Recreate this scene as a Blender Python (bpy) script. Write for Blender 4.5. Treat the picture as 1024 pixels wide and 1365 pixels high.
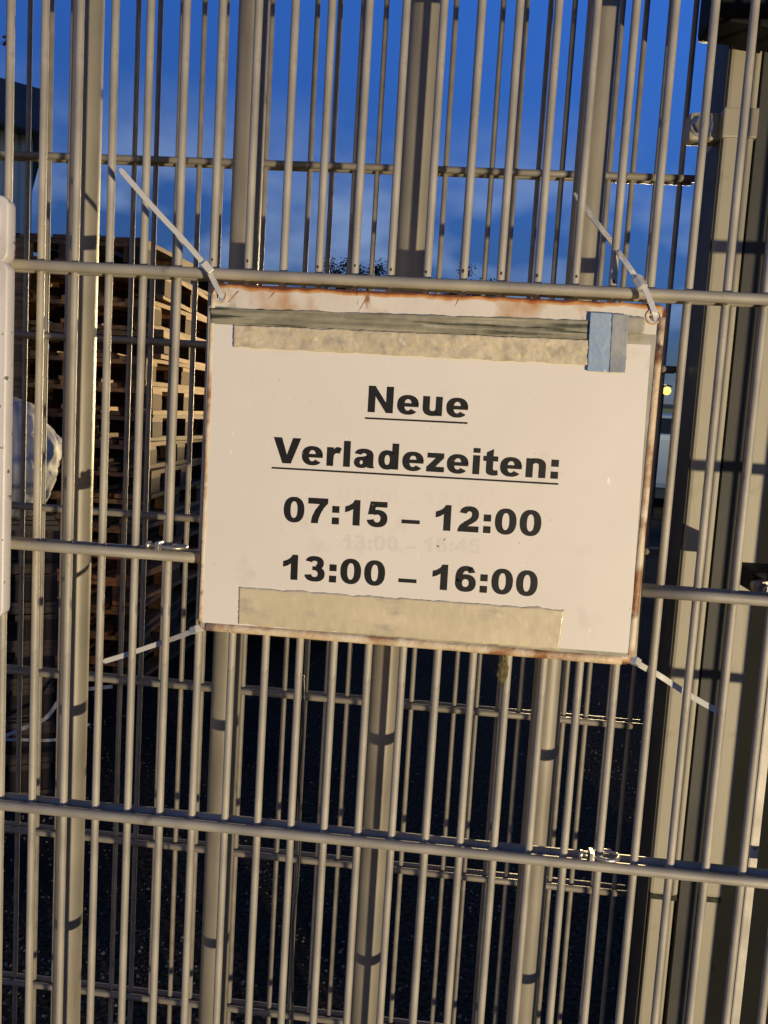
import bpy, bmesh, math, random
from mathutils import Vector, Matrix, noise
from mathutils.geometry import tessellate_polygon
random.seed(7)
R = math.radians
for o in list(bpy.data.objects): bpy.data.objects.remove(o)
SC = bpy.context.scene
COL = SC.collection
EYE = 1.5
# ------------------------------------------------------------------ camera
F, PIT, YAW, ROL = 1172.53, 0.10736, -0.08666, 0.060124
def cam_axes(p, y, r):
    cp, sp, c, s = math.cos(p), math.sin(p), math.cos(y), math.sin(y)
    w = Vector((s*cp, c*cp, -sp)); ri = Vector((c, -s, 0)); up = ri.cross(w)
    return math.cos(r)*ri + math.sin(r)*up, -math.sin(r)*ri + math.cos(r)*up, w
CR, CU, CW = cam_axes(PIT, YAW, ROL)
cd = bpy.data.cameras.new('camera'); cam = bpy.data.objects.new('camera', cd); COL.objects.link(cam)
m = Matrix.Identity(4)
for i in range(3):
    m[i][0], m[i][1], m[i][2] = CR[i], CU[i], -CW[i]
m[0][3], m[1][3], m[2][3] = 0, 0, EYE
cam.matrix_world = m
cd.sensor_fit = 'VERTICAL'; cd.sensor_height = 24; cd.sensor_width = 18
cd.lens = F/1365*24; cd.clip_start = .02; cd.clip_end = 2000
SC.camera = cam
# ------------------------------------------------------------------ world, sun, headlamp
W = bpy.data.worlds.new('World'); SC.world = W; W.use_nodes = True
nt = W.node_tree; N = nt.nodes; L = nt.links
for n in list(N): N.remove(n)
out = N.new('ShaderNodeOutputWorld'); bg = N.new('ShaderNodeBackground'); bg.inputs['Strength'].default_value = .15
sky = N.new('ShaderNodeTexSky'); sky.sky_type = 'NISHITA'; sky.sun_disc = False
SUN_EL, SUN_AZ = R(3), R(235)
sky.sun_elevation = SUN_EL; sky.sun_rotation = SUN_AZ; sky.air_density = 1.0; sky.dust_density = .3; sky.ozone_density = 4
tc = N.new('ShaderNodeTexCoord'); sep = N.new('ShaderNodeSeparateXYZ'); L.new(tc.outputs['Generated'], sep.inputs[0])
rmp = N.new('ShaderNodeValToRGB'); L.new(sep.outputs['Z'], rmp.inputs[0])      # dusk blue that deepens towards the horizon
rmp.color_ramp.elements[0].position = 0; rmp.color_ramp.elements[0].color = (.52, .46, .70, 1)
rmp.color_ramp.elements[1].position = .46; rmp.color_ramp.elements[1].color = (1.45, 1.8, 3.1, 1)
e = rmp.color_ramp.elements.new(.2); e.color = (.85, .86, 1.45, 1)
e = rmp.color_ramp.elements.new(.78); e.color = (.14, .20, .30, 1)
mul = N.new('ShaderNodeMix'); mul.data_type = 'RGBA'; mul.blend_type = 'MULTIPLY'; mul.inputs[0].default_value = 1
L.new(sky.outputs[0], mul.inputs[6]); L.new(rmp.outputs[0], mul.inputs[7])
mp = N.new('ShaderNodeMapping'); mp.inputs['Scale'].default_value = (1, 1, 1.9); mp.inputs['Rotation'].default_value = (0, .5, 0); L.new(tc.outputs['Generated'], mp.inputs[0])
nz = N.new('ShaderNodeTexNoise'); nz.inputs['Scale'].default_value = 5; nz.inputs['Detail'].default_value = 3.5; nz.inputs['Roughness'].default_value = .58; L.new(mp.outputs[0], nz.inputs[0])
cr = N.new('ShaderNodeValToRGB'); L.new(nz.outputs[0], cr.inputs[0])
cr.color_ramp.elements[0].position = .44; cr.color_ramp.elements[0].color = (0, 0, 0, 1)
cr.color_ramp.elements[1].position = .66; cr.color_ramp.elements[1].color = (1, 1, 1, 1)
fade = N.new('ShaderNodeMapRange'); fade.inputs[1].default_value = .33; fade.inputs[2].default_value = .17; L.new(sep.outputs['Z'], fade.inputs[0])
mm = N.new('ShaderNodeMath'); mm.operation = 'MULTIPLY'; L.new(cr.outputs[0], mm.inputs[0]); L.new(fade.outputs[0], mm.inputs[1])
cl = N.new('ShaderNodeMix'); cl.data_type = 'RGBA'; L.new(mm.outputs[0], cl.inputs[0]); L.new(mul.outputs[2], cl.inputs[6]); cl.inputs[7].default_value = (1.7, 2.4, 3.9, 1)
L.new(cl.outputs[2], bg.inputs[0]); L.new(bg.outputs[0], out.inputs[0])

sd = bpy.data.lights.new('sun', 'SUN'); sd.energy = .04; sd.angle = R(10); sd.color = (1, .85, .7)
so = bpy.data.objects.new('sun', sd); COL.objects.link(so)
sv = Vector((math.sin(SUN_AZ)*math.cos(SUN_EL), math.cos(SUN_AZ)*math.cos(SUN_EL), math.sin(SUN_EL)))
so.rotation_euler = sv.to_track_quat('Z', 'Y').to_euler()
# the headlamp of a vehicle waiting before the gate: low, to the right, behind the camera (read off the wire shadows)
LAMP = Vector((2.15, -2.38, EYE-.83))
hd = bpy.data.lights.new('headlamp_light', 'SPOT'); hd.energy = 640; hd.color = (1, .82, .545); hd.spot_size = R(110); hd.spot_blend = .6; hd.shadow_soft_size = .018
ho = bpy.data.objects.new('headlamp_light', hd); COL.objects.link(ho); ho.location = LAMP
ho.rotation_euler = (LAMP-Vector((-.1, .7, EYE))).to_track_quat('Z', 'Y').to_euler()
SC.view_settings.view_transform = 'Standard'; SC.view_settings.look = 'None'; SC.view_settings.exposure = 0; SC.view_settings.gamma = 1
SC.view_settings.use_curve_mapping = False
SC.cycles.max_bounces = 5; SC.cycles.use_denoising = True

# ------------------------------------------------------------------ helpers
def at(x, y, Y):
    d = CR*((x-512)/F) - CU*((y-682.5)/F) + CW
    d = d*(Y/d.y); return Vector((d.x, Y, d.z+EYE))
def obj(name, me, mat=None, parent=None, loc=None, rot=None, kind=None):
    if isinstance(me, bmesh.types.BMesh):
        b = me; me = bpy.data.meshes.new(name); b.to_mesh(me); b.free()
    o = bpy.data.objects.new(name, me); COL.objects.link(o)
    if mat is not None and not me.materials: me.materials.append(mat)
    if parent: o.parent = parent
    if loc is not None: o.location = loc
    if rot is not None: o.rotation_euler = rot
    if kind: o['kind'] = kind
    return o
def tag(o, label, cat, group=None):
    o['label'] = label; o['category'] = cat
    if group: o['group'] = group
    return o
def thing(name, label, cat, loc=(0, 0, 0), group=None, rz=0):
    o = bpy.data.objects.new(name, None); COL.objects.link(o); o.location = loc; o.rotation_euler = (0, 0, rz); o.empty_display_size = .05
    return tag(o, label, cat, group)
def add_box(b, c, s, rot=None, bev=0):
    M = Matrix.Translation(c) @ (rot.to_4x4() if rot else Matrix.Identity(4)) @ Matrix.Diagonal((s[0], s[1], s[2], 1))
    r = bmesh.ops.create_cube(b, size=1, matrix=M)
    if bev:
        es = list({e for v in r['verts'] for e in v.link_edges})
        bmesh.ops.bevel(b, geom=es, offset=bev, segments=2, profile=.6, affect='EDGES')
    return r
def box(c, s, rot=None, bev=0):
    b = bmesh.new(); add_box(b, c, s, rot, bev); return b
def add_tube(b, pts, rad, seg=10, caps=True):
    pts = [Vector(p) for p in pts]; rings = []
    rads = rad if isinstance(rad, (list, tuple)) else [rad]*len(pts)
    prev = None
    for i, p in enumerate(pts):
        t = (pts[min(i+1, len(pts)-1)]-pts[max(i-1, 0)]).normalized()
        if prev is None:
            a = Vector((0, 0, 1)) if abs(t.z) < .9 else Vector((1, 0, 0)); n = t.cross(a).normalized()
        else:
            n = (prev-t*prev.dot(t)).normalized()
        prev = n; q = t.cross(n)
        rings.append([b.verts.new(p+rads[i]*(math.cos(2*math.pi*k/seg)*n+math.sin(2*math.pi*k/seg)*q)) for k in range(seg)])
    for a, c in zip(rings, rings[1:]):
        for k in range(seg):
            f = b.faces.new((a[k], a[(k+1) % seg], c[(k+1) % seg], c[k])); f.smooth = True
    if caps: b.faces.new(rings[0][::-1]); b.faces.new(rings[-1])
def tube(pts, rad, seg=10):
    b = bmesh.new(); add_tube(b, pts, rad, seg); bmesh.ops.recalc_face_normals(b, faces=b.faces); return b
def mesh_of(b, name, mat):
    me = bpy.data.meshes.new(name); b.to_mesh(me); b.free(); me.materials.append(mat); return me

# ------------------------------------------------------------------ materials
def mat(name, base, rough=.5, metal=0, var=None, vscale=8, bump=0, bscale=200, spec=.5, coat=0, detail=4, stretch=None):
    m = bpy.data.materials.new(name); m.use_nodes = True; n = m.node_tree.nodes; l = m.node_tree.links; p = n['Principled BSDF']
    p.inputs['Base Color'].default_value = (*base, 1); p.inputs['Roughness'].default_value = rough; p.inputs['Metallic'].default_value = metal
    p.inputs['Specular IOR Level'].default_value = spec; p.inputs['Coat Weight'].default_value = coat
    t = n.new('ShaderNodeTexCoord'); src = t.outputs['Object']
    if stretch:
        q = n.new('ShaderNodeMapping'); q.inputs['Scale'].default_value = stretch; l.new(src, q.inputs[0]); src = q.outputs[0]
    m['src'] = 0
    if var:
        z = n.new('ShaderNodeTexNoise'); z.inputs['Scale'].default_value = vscale; z.inputs['Detail'].default_value = detail; l.new(src, z.inputs[0])
        r = n.new('ShaderNodeValToRGB'); l.new(z.outputs[0], r.inputs[0])
        r.color_ramp.elements[0].position = .33; r.color_ramp.elements[1].position = .67
        r.color_ramp.elements[0].color = (*var, 1); r.color_ramp.elements[1].color = (*base, 1); l.new(r.outputs[0], p.inputs['Base Color'])
    if bump:
        z = n.new('ShaderNodeTexNoise'); z.inputs['Scale'].default_value = bscale; z.inputs['Detail'].default_value = 3; l.new(src, z.inputs[0])
        bb = n.new('ShaderNodeBump'); bb.inputs['Strength'].default_value = bump; bb.inputs['Distance'].default_value = .001; l.new(z.outputs[0], bb.inputs['Height']); l.new(bb.outputs[0], p.inputs['Normal'])
    del m['src']
    return m
def spots(m, col, lo, hi, scale, stretch=None, seed=0, detail=5):
    """lays stains of one colour over a material's own colour"""
    n = m.node_tree.nodes; l = m.node_tree.links; p = n['Principled BSDF']; c = p.inputs['Base Color']
    t = n.new('ShaderNodeTexCoord'); q = n.new('ShaderNodeMapping'); q.inputs['Location'].default_value = (seed, seed*.7, seed*.3)
    if stretch: q.inputs['Scale'].default_value = stretch
    l.new(t.outputs['Object'], q.inputs[0]); z = n.new('ShaderNodeTexNoise'); z.inputs['Scale'].default_value = scale; z.inputs['Detail'].default_value = detail; l.new(q.outputs[0], z.inputs[0])
    mr = n.new('ShaderNodeMapRange'); mr.inputs[1].default_value = lo; mr.inputs[2].default_value = hi; l.new(z.outputs[0], mr.inputs[0])
    x = n.new('ShaderNodeMix'); x.data_type = 'RGBA'; l.new(mr.outputs[0], x.inputs[0]); x.inputs[7].default_value = (*col, 1)
    if c.links: l.new(c.links[0].from_socket, x.inputs[6])
    else: x.inputs[6].default_value = c.default_value
    l.new(x.outputs[2], c); return mr
M_wire = mat('galvanised_wire', (.455, .415, .335), .46, .1, (.30, .275, .225), 22, .38, 1500, detail=9)
spots(M_wire, (.13, .10, .07), .64, .76, 110, (1, 1, .4), 0, 8)
M_rod = mat('galvanised_rod', (.42, .385, .31), .5, .1, (.26, .24, .20), 24, .35, 1500, detail=9)
spots(M_rod, (.14, .11, .08), .66, .8, 60)
M_rear = mat('rear_wire_zinc', (.30, .27, .22), .5, .1, (.21, .19, .155), 40, .3, 1200)
M_tube = mat('picket_paint', (.31, .28, .22), .44, .1, (.22, .20, .155), 11, .2, 1200, detail=9)
spots(M_tube, (.14, .115, .085), .56, .74, 30, (1, 1, .10), 0, 8)
M_post = mat('post_paint', (.38, .345, .25), .5, 0, (.30, .27, .20), 9, .1, 500, stretch=(1, 1, .25))
spots(M_post, (.26, .23, .17), .58, .66, 40, (1, 1, .08), 7)
spots(M_post, (.20, .17, .12), .60, .80, 30)
M_dark = mat('dark_paint', (.014, .015, .013), .6, 0, (.009, .010, .009), 9, .3, 300, spec=.08)
M_side_shade = mat('shaded_channel_paint', (.075, .075, .066), .55, 0, (.045, .045, .04), 7, .2, 400, spec=.25)  # shade of the posts' unlit left sides, put into a dark colour
M_grime = mat('grime', (.05, .055, .03), .9, 0, (.02, .02, .015), 150)
M_strip = mat('bright_strip', (.60, .56, .47), .5, .1, (.40, .37, .31), 40, .15, 900, detail=8)
M_white = mat('white_cover', (.74, .70, .66), .4, 0, (.66, .62, .58), 20, .2, 500)
spots(M_white, (.16, .14, .12), .64, .68, 170, None, 3, 7)
spots(M_white, (.50, .46, .40), .55, .75, 30, (1, 1, .3), 8)
M_steel = mat('stainless', (.60, .57, .50), .3, .8, (.45, .43, .38), 150, .3, 900)
M_bolt = mat('dull_bolt', (.30, .28, .24), .35, .8, (.16, .15, .13), 200, .4, 900)
M_rust = mat('rust_spot', (.06, .035, .02), .8)
M_streak = mat('rust_streak', (.30, .14, .05), .8, 0, (.42, .24, .11), 300)
M_tie = mat('nylon_tie', (.60, .59, .56), .32, 0, (.66, .65, .62), 90, .2, 900, coat=.2)
M_tie.node_tree.nodes['Principled BSDF'].inputs['Transmission Weight'].default_value = .15
M_cable = mat('black_cable', (.015, .015, .015), .5)
M_ink = mat('black_print', (.010, .010, .009), .5, 0, (.016, .015, .014), 150, spec=.3)
spots(M_ink, (.22, .20, .16), .74, .77, 420, None, 2, 2)
M_ghost = mat('show_through_print', (.715, .665, .59), .4)
M_ghost2 = mat('fainter_print', (.765, .71, .63), .4)
# enamel plate with rust creeping in from the edges
M_plate = mat('cream_enamel', (.76, .70, .60), .35, 0, (.66, .59, .48), 18, .3, 250)
spots(M_plate, (.50, .27, .10), .53, .72, 32, (1, 1, .6), 2)
spots(M_plate, (.30, .12, .04), .64, .68, 60, (1, 1, .35), 12)
spots(M_plate, (.16, .06, .02), .64, .72, 34, (1, 1, .5), 5)
def edge_rust(m, hw, hh, cz=0):
    n = m.node_tree.nodes; l = m.node_tree.links; c = n['Principled BSDF'].inputs['Base Color']
    t = n.new('ShaderNodeTexCoord'); s = n.new('ShaderNodeSeparateXYZ'); l.new(t.outputs['Object'], s.inputs[0])
    def M(op, a, b=None):
        k = n.new('ShaderNodeMath'); k.operation = op
        for i, v in enumerate((a, b)):
            if v is None: continue
            if isinstance(v, (int, float)): k.inputs[i].default_value = v
            else: l.new(v, k.inputs[i])
        return k.outputs[0]
    dx = M('SUBTRACT', hw, M('ABSOLUTE', s.outputs['X'])); dz = M('SUBTRACT', hh, M('ABSOLUTE', s.outputs['Z'])); d = M('MINIMUM', dx, dz)
    z = n.new('ShaderNodeTexNoise'); z.inputs['Scale'].default_value = 45; z.inputs['Detail'].default_value = 6; l.new(t.outputs['Object'], z.inputs[0])
    e = M('ADD', M('MULTIPLY', d, 290), M('MULTIPLY', M('SUBTRACT', z.outputs[0], .5), 2.6))
    r = n.new('ShaderNodeValToRGB'); l.new(e, r.inputs[0]); el = r.color_ramp.elements
    el[0].position = .15; el[0].color = (.20, .07, .025, 1); el[1].position = 1; el[1].color = (1, 1, 1, 1)
    k = el.new(.45); k.color = (.74, .34, .09, 1); k = el.new(.75); k.color = (.88, .56, .28, 1)
    x = n.new('ShaderNodeMix'); x.data_type = 'RGBA'; x.blend_type = 'MULTIPLY'; x.inputs[0].default_value = 1
    l.new(c.links[0].from_socket, x.inputs[6]); l.new(r.outputs[0], x.inputs[7]); l.new(x.outputs[2], c)
edge_rust(M_plate, .151, .120)
M_rim = mat('rusted_flange', (.74, .63, .46), .5, 0, (.60, .44, .25), 35, .8, 300)
spots(M_rim, (.30, .13, .045), .54, .66, 38, None, 4)
spots(M_rim, (.05, .022, .012), .60, .70, 50, None, 9)
M_paper = mat('laminated_paper', (.80, .745, .665), .30, 0, (.77, .715, .63), 14, .25, 30, coat=.25)
spots(M_paper, (.95, .93, .86), .70, .74, 260, (1, 1, .45), 2, 3)
spots(M_paper, (.95, .93, .86), .73, .77, 520, (.6, 1, 1), 6, 2)
spots(M_paper, (.46, .42, .35), .735, .76, 300, None, 15, 2)
spots(M_paper, (.60, .55, .47), .62, .85, 30, None, 6)
M_film = mat('laminate_margin', (.46, .42, .33), .3, 0, (.28, .27, .20), 40, .3, 200, coat=.5)
spots(M_film, (.10, .095, .06), .60, .72, 60, (1, 1, .2), 3)
M_dirty = mat('mossy_tape', (.40, .36, .25), .5, 0, (.15, .14, .09), 60, .8, 160, stretch=(.22, 1, 3.2), detail=8)
spots(M_dirty, (.035, .04, .02), .53, .60, 60, (.14, 1, 3.4), 8, 8)
spots(M_dirty, (.10, .11, .05), .52, .70, 40, (.3, 1, 1.4), 4, 8)
spots(M_dirty, (.58, .54, .44), .60, .72, 60, (.2, 1, 1.4), 14, 8)
M_beige = mat('crinkled_tape', (.68, .58, .39), .36, 0, (.58, .49, .32), 30, .5, 90, coat=.4)
def veins(m, col, scale, w, dist=.0):
    n = m.node_tree.nodes; l = m.node_tree.links; c = n['Principled BSDF'].inputs['Base Color']
    t = n.new('ShaderNodeTexCoord'); q = n.new('ShaderNodeTexNoise'); q.inputs['Scale'].default_value = 60; l.new(t.outputs['Object'], q.inputs[0])
    ad = n.new('ShaderNodeMix'); ad.data_type = 'RGBA'; ad.inputs[0].default_value = .02; l.new(t.outputs['Object'], ad.inputs[6]); l.new(q.outputs[1], ad.inputs[7])
    v = n.new('ShaderNodeTexVoronoi'); v.feature = 'DISTANCE_TO_EDGE'; v.inputs['Scale'].default_value = scale; l.new(ad.outputs[2], v.inputs[0])
    mr = n.new('ShaderNodeMapRange'); mr.inputs[1].default_value = w; mr.inputs[2].default_value = 0; mr.inputs[4].default_value = .4; l.new(v.outputs[0], mr.inputs[0])
    x = n.new('ShaderNodeMix'); x.data_type = 'RGBA'; l.new(mr.outputs[0], x.inputs[0]); x.inputs[7].default_value = (*col, 1)
    l.new(c.links[0].from_socket, x.inputs[6]); l.new(x.outputs[2], c)
veins(M_beige, (.38, .34, .24), 130, .07)
spots(M_beige, (.44, .38, .26), .50, .66, 110, None, 3, 8)
spots(M_beige, (.80, .76, .62), .62, .74, 120, None, 13, 6)
M_beige2 = mat('aged_tape', (.68, .585, .40), .36, 0, (.58, .50, .33), 26, .4, 60, coat=.3, stretch=(.4, 1, 1.6))
spots(M_beige2, (.40, .36, .27), .56, .75, 60, (.5, 1, 1.5), 7)
M_blue = mat('blue_tape', (.26, .37, .52), .22, 0, (.40, .47, .54), 35, .7, 90, coat=.7, stretch=(1, 1, .5))
spots(M_blue, (.16, .20, .24), .60, .70, 70, (.5, 1, 1), 3, 6)
M_blue2 = mat('blue_tape_edge', (.42, .41, .38), .25, 0, (.24, .27, .29), 60, .4, 120, coat=.6)
M_clear = mat('clear_tape_grime', (.50, .46, .36), .35, 0, (.26, .24, .17), 50, .4, 120, coat=.4)
M_woods = []
for i, (a, c) in enumerate([((.34, .15, .04), (.13, .055, .016)), ((.22, .10, .032), (.08, .04, .014)), ((.46, .22, .055), (.19, .085, .022)), ((.10, .065, .04), (.05, .032, .02)), ((.58, .22, .06), (.34, .12, .04))]):
    w = mat('pallet_wood', a, .75, 0, c, 9, .8, 60, stretch=(.6, 3, 6)); w['base'] = a; M_woods.append(w)
M_wrap = mat('plastic_film', (.52, .50, .48), .62, 0, (.36, .345, .34), 10, .8, 40, coat=.04, stretch=(1.6, 1.6, .5))
M_wrap.node_tree.nodes['Principled BSDF'].inputs['Transmission Weight'].default_value = .1
M_wall = mat('pale_cladding', (.80, .80, .64), .7, 0, (.72, .72, .58), 1.2, .3, 20)
M_roof = mat('slate_roof', (.11, .12, .12), .6, 0, (.085, .095, .10), 2)
M_glass = mat('dark_glass', (.02, .025, .03), .1)
M_bark = mat('bark', (.06, .045, .035), .9, 0, (.04, .03, .02), 6, .6, 40)
M_leaf = mat('dark_foliage', (.04, .06, .035), .7, 0, (.025, .04, .025), 2)
M_redleaf = mat('red_leaf', (.30, .05, .04), .6)
M_ground = mat('wet_asphalt', (.10, .072, .042), .85, 0, (.010, .008, .006), 70, .8, 110, spec=.06, detail=6)
n = M_ground.node_tree.nodes; n['Bump'].inputs['Distance'].default_value = .006
spots(M_ground, (.20, .19, .17), .69, .74, 75, None, 1, 2)
spots(M_ground, (.012, .013, .016), .5, .62, .8, None, 5)

# ------------------------------------------------------------------ ground and distance
b = bmesh.new()
bmesh.ops.create_grid(b, x_segments=2, y_segments=2, size=900)
g = obj('ground', b, M_ground, kind='structure')
# loose gravel on the yard behind the gate
def stone_mesh(s, k):
    b = bmesh.new(); bmesh.ops.create_icosphere(b, subdivisions=1, radius=s)
    for v in b.verts: v.co *= 1+.35*noise.noise(v.co/s*1.3+Vector((k, 0, 0))); v.co.z *= .6
    return b
b = bmesh.new()
for k in range(9000):
    Y = 1.25+4.2*random.random()**1.4; X = random.uniform(-.62, .62)*Y
    s = random.choice([.002, .003, .003, .004, .0055])*random.uniform(.7, 1.3)
    c = Vector((X, Y, s*.3)); a = random.uniform(0, 6.28); vs = []
    for q in range(5):
        an = a+q*1.257; vs.append(b.verts.new(c+Vector((math.cos(an)*s*random.uniform(.7, 1.2), math.sin(an)*s*random.uniform(.7, 1.2), -s*.3))))
    t = b.verts.new(c+Vector((s*.2*random.uniform(-1, 1), s*.2, s*.7)))
    for q in range(5): b.faces.new((vs[q], vs[(q+1) % 5], t))
M_stone = mat('gravel_stone', (.30, .24, .16), .6, 0, (.04, .032, .022), 3, detail=8)
tag(obj('gravel', b, M_stone, kind='stuff'), 'loose grey gravel scattered over the dark yard behind the gate', 'gravel')

# pale building with a dark roof edge, far left
bt = thing('warehouse', 'pale grey-green warehouse with a dark slate roof at the far left', 'building', (-9.25, 18, 0), None, R(30))
b = bmesh.new(); add_box(b, (-6, 5, 3.44), (12, 10, 6.88)); obj('wall', b, M_wall, bt)
for k in range(30):
    obj('wall_rib', box((-.2-k*.39, -.03, 3.4), (.05, .06, 6.8), None, .012), M_wall, bt)
b = bmesh.new()
vs = [b.verts.new(v) for v in [(-12.5, -.6, 7.3), (.25, -.6, 6.75), (.25, 10.6, 6.75), (-12.5, 10.6, 7.3), (-12.5, -.6, 8.6), (.28, -.6, 7.55), (.28, 10.6, 7.55), (-12.5, 10.6, 8.6)]]
for f in [(0, 1, 2, 3), (7, 6, 5, 4), (0, 4, 5, 1), (1, 5, 6, 2), (2, 6, 7, 3), (3, 7, 4, 0)]: b.faces.new([vs[i] for i in f])
obj('roof', b, M_roof, bt)
obj('gutter', tube([(-12.5, -.66, 7.3), (.27, -.66, 6.75)], .07, 8), M_roof, bt)
for k in range(3):
    w = obj('window', box((-3.2-k*3, -.07, 2.2), (1.3, .08, 1.0), None, .01), M_white, bt); obj('pane', box((-3.2-k*3, -.115, 2.2), (1.14, .02, .84)), M_glass, w)
# pale green shed and van seen through the slot right of the sign
p = at(893, 562, 21)
bt = thing('shed', 'small pale green shed with a lit yard lamp, right of the sign', 'building', (p.x, 21, 0))
obj('wall', box((0, 1.5, 1.05), (2.6, 3, 2.1)), mat('green_render', (.46, .52, .36), .7, 0, (.38, .44, .30), 2), bt)
obj('roof', box((0, 1.5, 2.14), (2.9, 3.3, .08)), M_roof, bt)
obj('door', box((.8, -.03, .95), (.7, .06, 1.9)), M_dark, bt)
pl = at(889, 521, 16)
lt = thing('yard_lamp', 'glowing yellow yard lamp on a short pole above the green shed', 'lamp', (pl.x, 16, 0))
obj('pole', tube([(0, .3, 0), (0, .3, pl.z+.09), (0, 0, pl.z+.10)], .025, 8), M_dark, lt)
M_glow = bpy.data.materials.new('lamp_glow'); M_glow.use_nodes = True; pb = M_glow.node_tree.nodes['Principled BSDF']
pb.inputs['Emission Color'].default_value = (1, .72, .10, 1); pb.inputs['Emission Strength'].default_value = 1.5
b = bmesh.new(); bmesh.ops.create_uvsphere(b, u_segments=14, v_segments=10, radius=.075, matrix=Matrix.Translation((0, 0, pl.z))); 
for f in b.faces: f.smooth = True
obj('globe', b, M_glow, lt)
obj('lamp_hood', box((0, .02, pl.z+.09), (.16, .16, .02), None, .005), M_dark, lt)
yd = bpy.data.lights.new('yard_lamp_light', 'SPOT'); yd.energy = 11500; yd.color = (1, .76, .38); yd.shadow_soft_size = .05; yd.spot_size = R(48); yd.spot_blend = .12
yo = bpy.data.objects.new('yard_lamp_light', yd); COL.objects.link(yo); yo.location = (pl.x, 16-.14, pl.z)
yo.rotation_euler = Vector((math.sin(R(18)), math.cos(R(18)), -math.tan(R(17.3)))).to_track_quat('Z', 'Y').to_euler()
yd2 = bpy.data.lights.new('yard_lamp_spill', 'POINT'); yd2.energy = 110; yd2.color = (1, .9, .6); yd2.shadow_soft_size = .05
yo2 = bpy.data.objects.new('yard_lamp_spill', yd2); COL.objects.link(yo2); yo2.location = (pl.x, 16.25, pl.z+.25)
vt = thing('van', 'light blue van parked in front of the green shed', 'van', (at(893, 575, 18).x-.2, 18, 0), None)
M_van = mat('van_paint', (.40, .48, .56), .3, 0, (.36, .44, .52), 2)
b = bmesh.new(); add_box(b, (0, 2.3, .95), (1.9, 4.6, 1.1), None, .12); add_box(b, (0, 2.6, 1.62), (1.75, 3.6, .60), None, .18); obj('body', b, M_van, vt)
obj('windscreen', box((0, .73, 1.62), (1.5, .06, .42), Matrix.Rotation(R(-20), 3, 'X'), .01), M_glass, vt)
for sx in (-.93, .93):
    for sy in (.8, 3.8):
        obj('wheel', tube([(sx-.1, sy, .33), (sx+.1, sy, .33)], .33, 18), M_cable, vt)
for sx in (-.7, .7): obj('headlight', box((sx, -.01, .85), (.3, .05, .18), None, .02), M_steel, vt)

# trees
def leafy(name, base, h, cr_, label, seed, group=None, leafm=M_leaf, nleaf=9000):
    rnd = random.Random(seed); t = thing(name, label, 'tree', base, group)
    b = bmesh.new(); add_tube(b, [(0, 0, 0), (.15, 0, h*.3), (-.1, .1, h*.6), (0, 0, h*.9)], [h*.022, h*.018, h*.012, h*.004], 8)
    tips = []
    for k in range(16):
        a = rnd.uniform(0, 6.28); z0 = h*rnd.uniform(.35, .8); ln = cr_*rnd.uniform(.5, 1)
        e = Vector((math.cos(a)*ln, math.sin(a)*ln, z0+h*rnd.uniform(.08, .22))); mdl = Vector((e.x*.5, e.y*.5, z0+h*.03))
        add_tube(b, [(0, 0, z0), mdl, e], [h*.008, h*.005, h*.002], 5); tips += [e, mdl+Vector((0, 0, h*.08))]
    obj('trunk', b, M_bark, t)
    b = bmesh.new(); tips.append(Vector((0, 0, h*.95)))
    for k in range(nleaf):
        c = rnd.choice(tips)+Vector([rnd.gauss(0, cr_*.11), rnd.gauss(0, cr_*.11), rnd.gauss(0, h*.022)])
        s = h*.0065*rnd.uniform(.6, 1.5); M = Matrix.Rotation(rnd.uniform(0, 6.28), 3, 'Z') @ Matrix.Rotation(rnd.uniform(0, 3.1), 3, 'X')
        q = [b.verts.new(c+M @ Vector(v)) for v in [(-s, 0, 0), (0, -s*.6, 0), (s, 0, 0), (0, s*.6, 0)]]; b.faces.new(q)
    obj('crown', b, leafm, t)
for k, (px, py, Y, lab) in enumerate([(478, 352, 62, 'distant dark tree top in the gap left of the third picket'), (622, 350, 66, 'distant dark tree top right of the third picket'), (548, 400, 60, 'distant low tree mostly behind the sign'), (330, 420, 70, 'distant tree behind the sign on the left')]):
    p = at(px, py, Y); leafy('distant_tree', (p.x, Y, 0), p.z, 2.6, lab, k+3)
# bare tree with a few red leaves, its twigs reach in at the top left
t = thing('bare_tree', 'bare tree with a few red leaves, twigs reaching in at the top left', 'tree', (at(-120, 300, 9).x, 9, 0))
b = bmesh.new(); rnd = random.Random(5)
tw = []
add_tube(b, [(0, 0, 0), (.05, 0, 1.5), (-.05, .05, 3.2), (0, 0, 5.5)], [.11, .09, .07, .03], 8)
for k in range(16):
    z0 = 2.5+.19*k; a = rnd.uniform(-1.2, 1.2) if k % 2 else rnd.uniform(1.8, 4.4); ln = rnd.uniform(.55, .9)*(1 if k % 2 else .9)
    e = Vector((math.cos(a)*ln, math.sin(a)*ln, z0+.5)); mdl = Vector((e.x*.5, e.y*.5, z0+.15)); add_tube(b, [(0, 0, z0), mdl, e], [.022, .013, .004], 5)
    for q in range(4):
        s = mdl.lerp(e, q/4); e2 = s+Vector((rnd.uniform(-.15, .25), rnd.uniform(-.2, .2), rnd.uniform(.1, .3))); add_tube(b, [s, e2], [.006, .002], 4); tw.append(e2)
obj('trunk', b, M_bark, t)
b = bmesh.new()
for e in tw:
    for q in range(3):
        c = e+Vector([rnd.gauss(0, .03) for _ in range(3)]); s = .03; vs = [b.verts.new(c+Vector(v)*s) for v in [(-1, 0, 0), (0, .3, -.6), (1, 0, .1), (0, -.2, .6)]]; b.faces.new(vs)
obj('leaves', b, M_redleaf, t)

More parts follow.
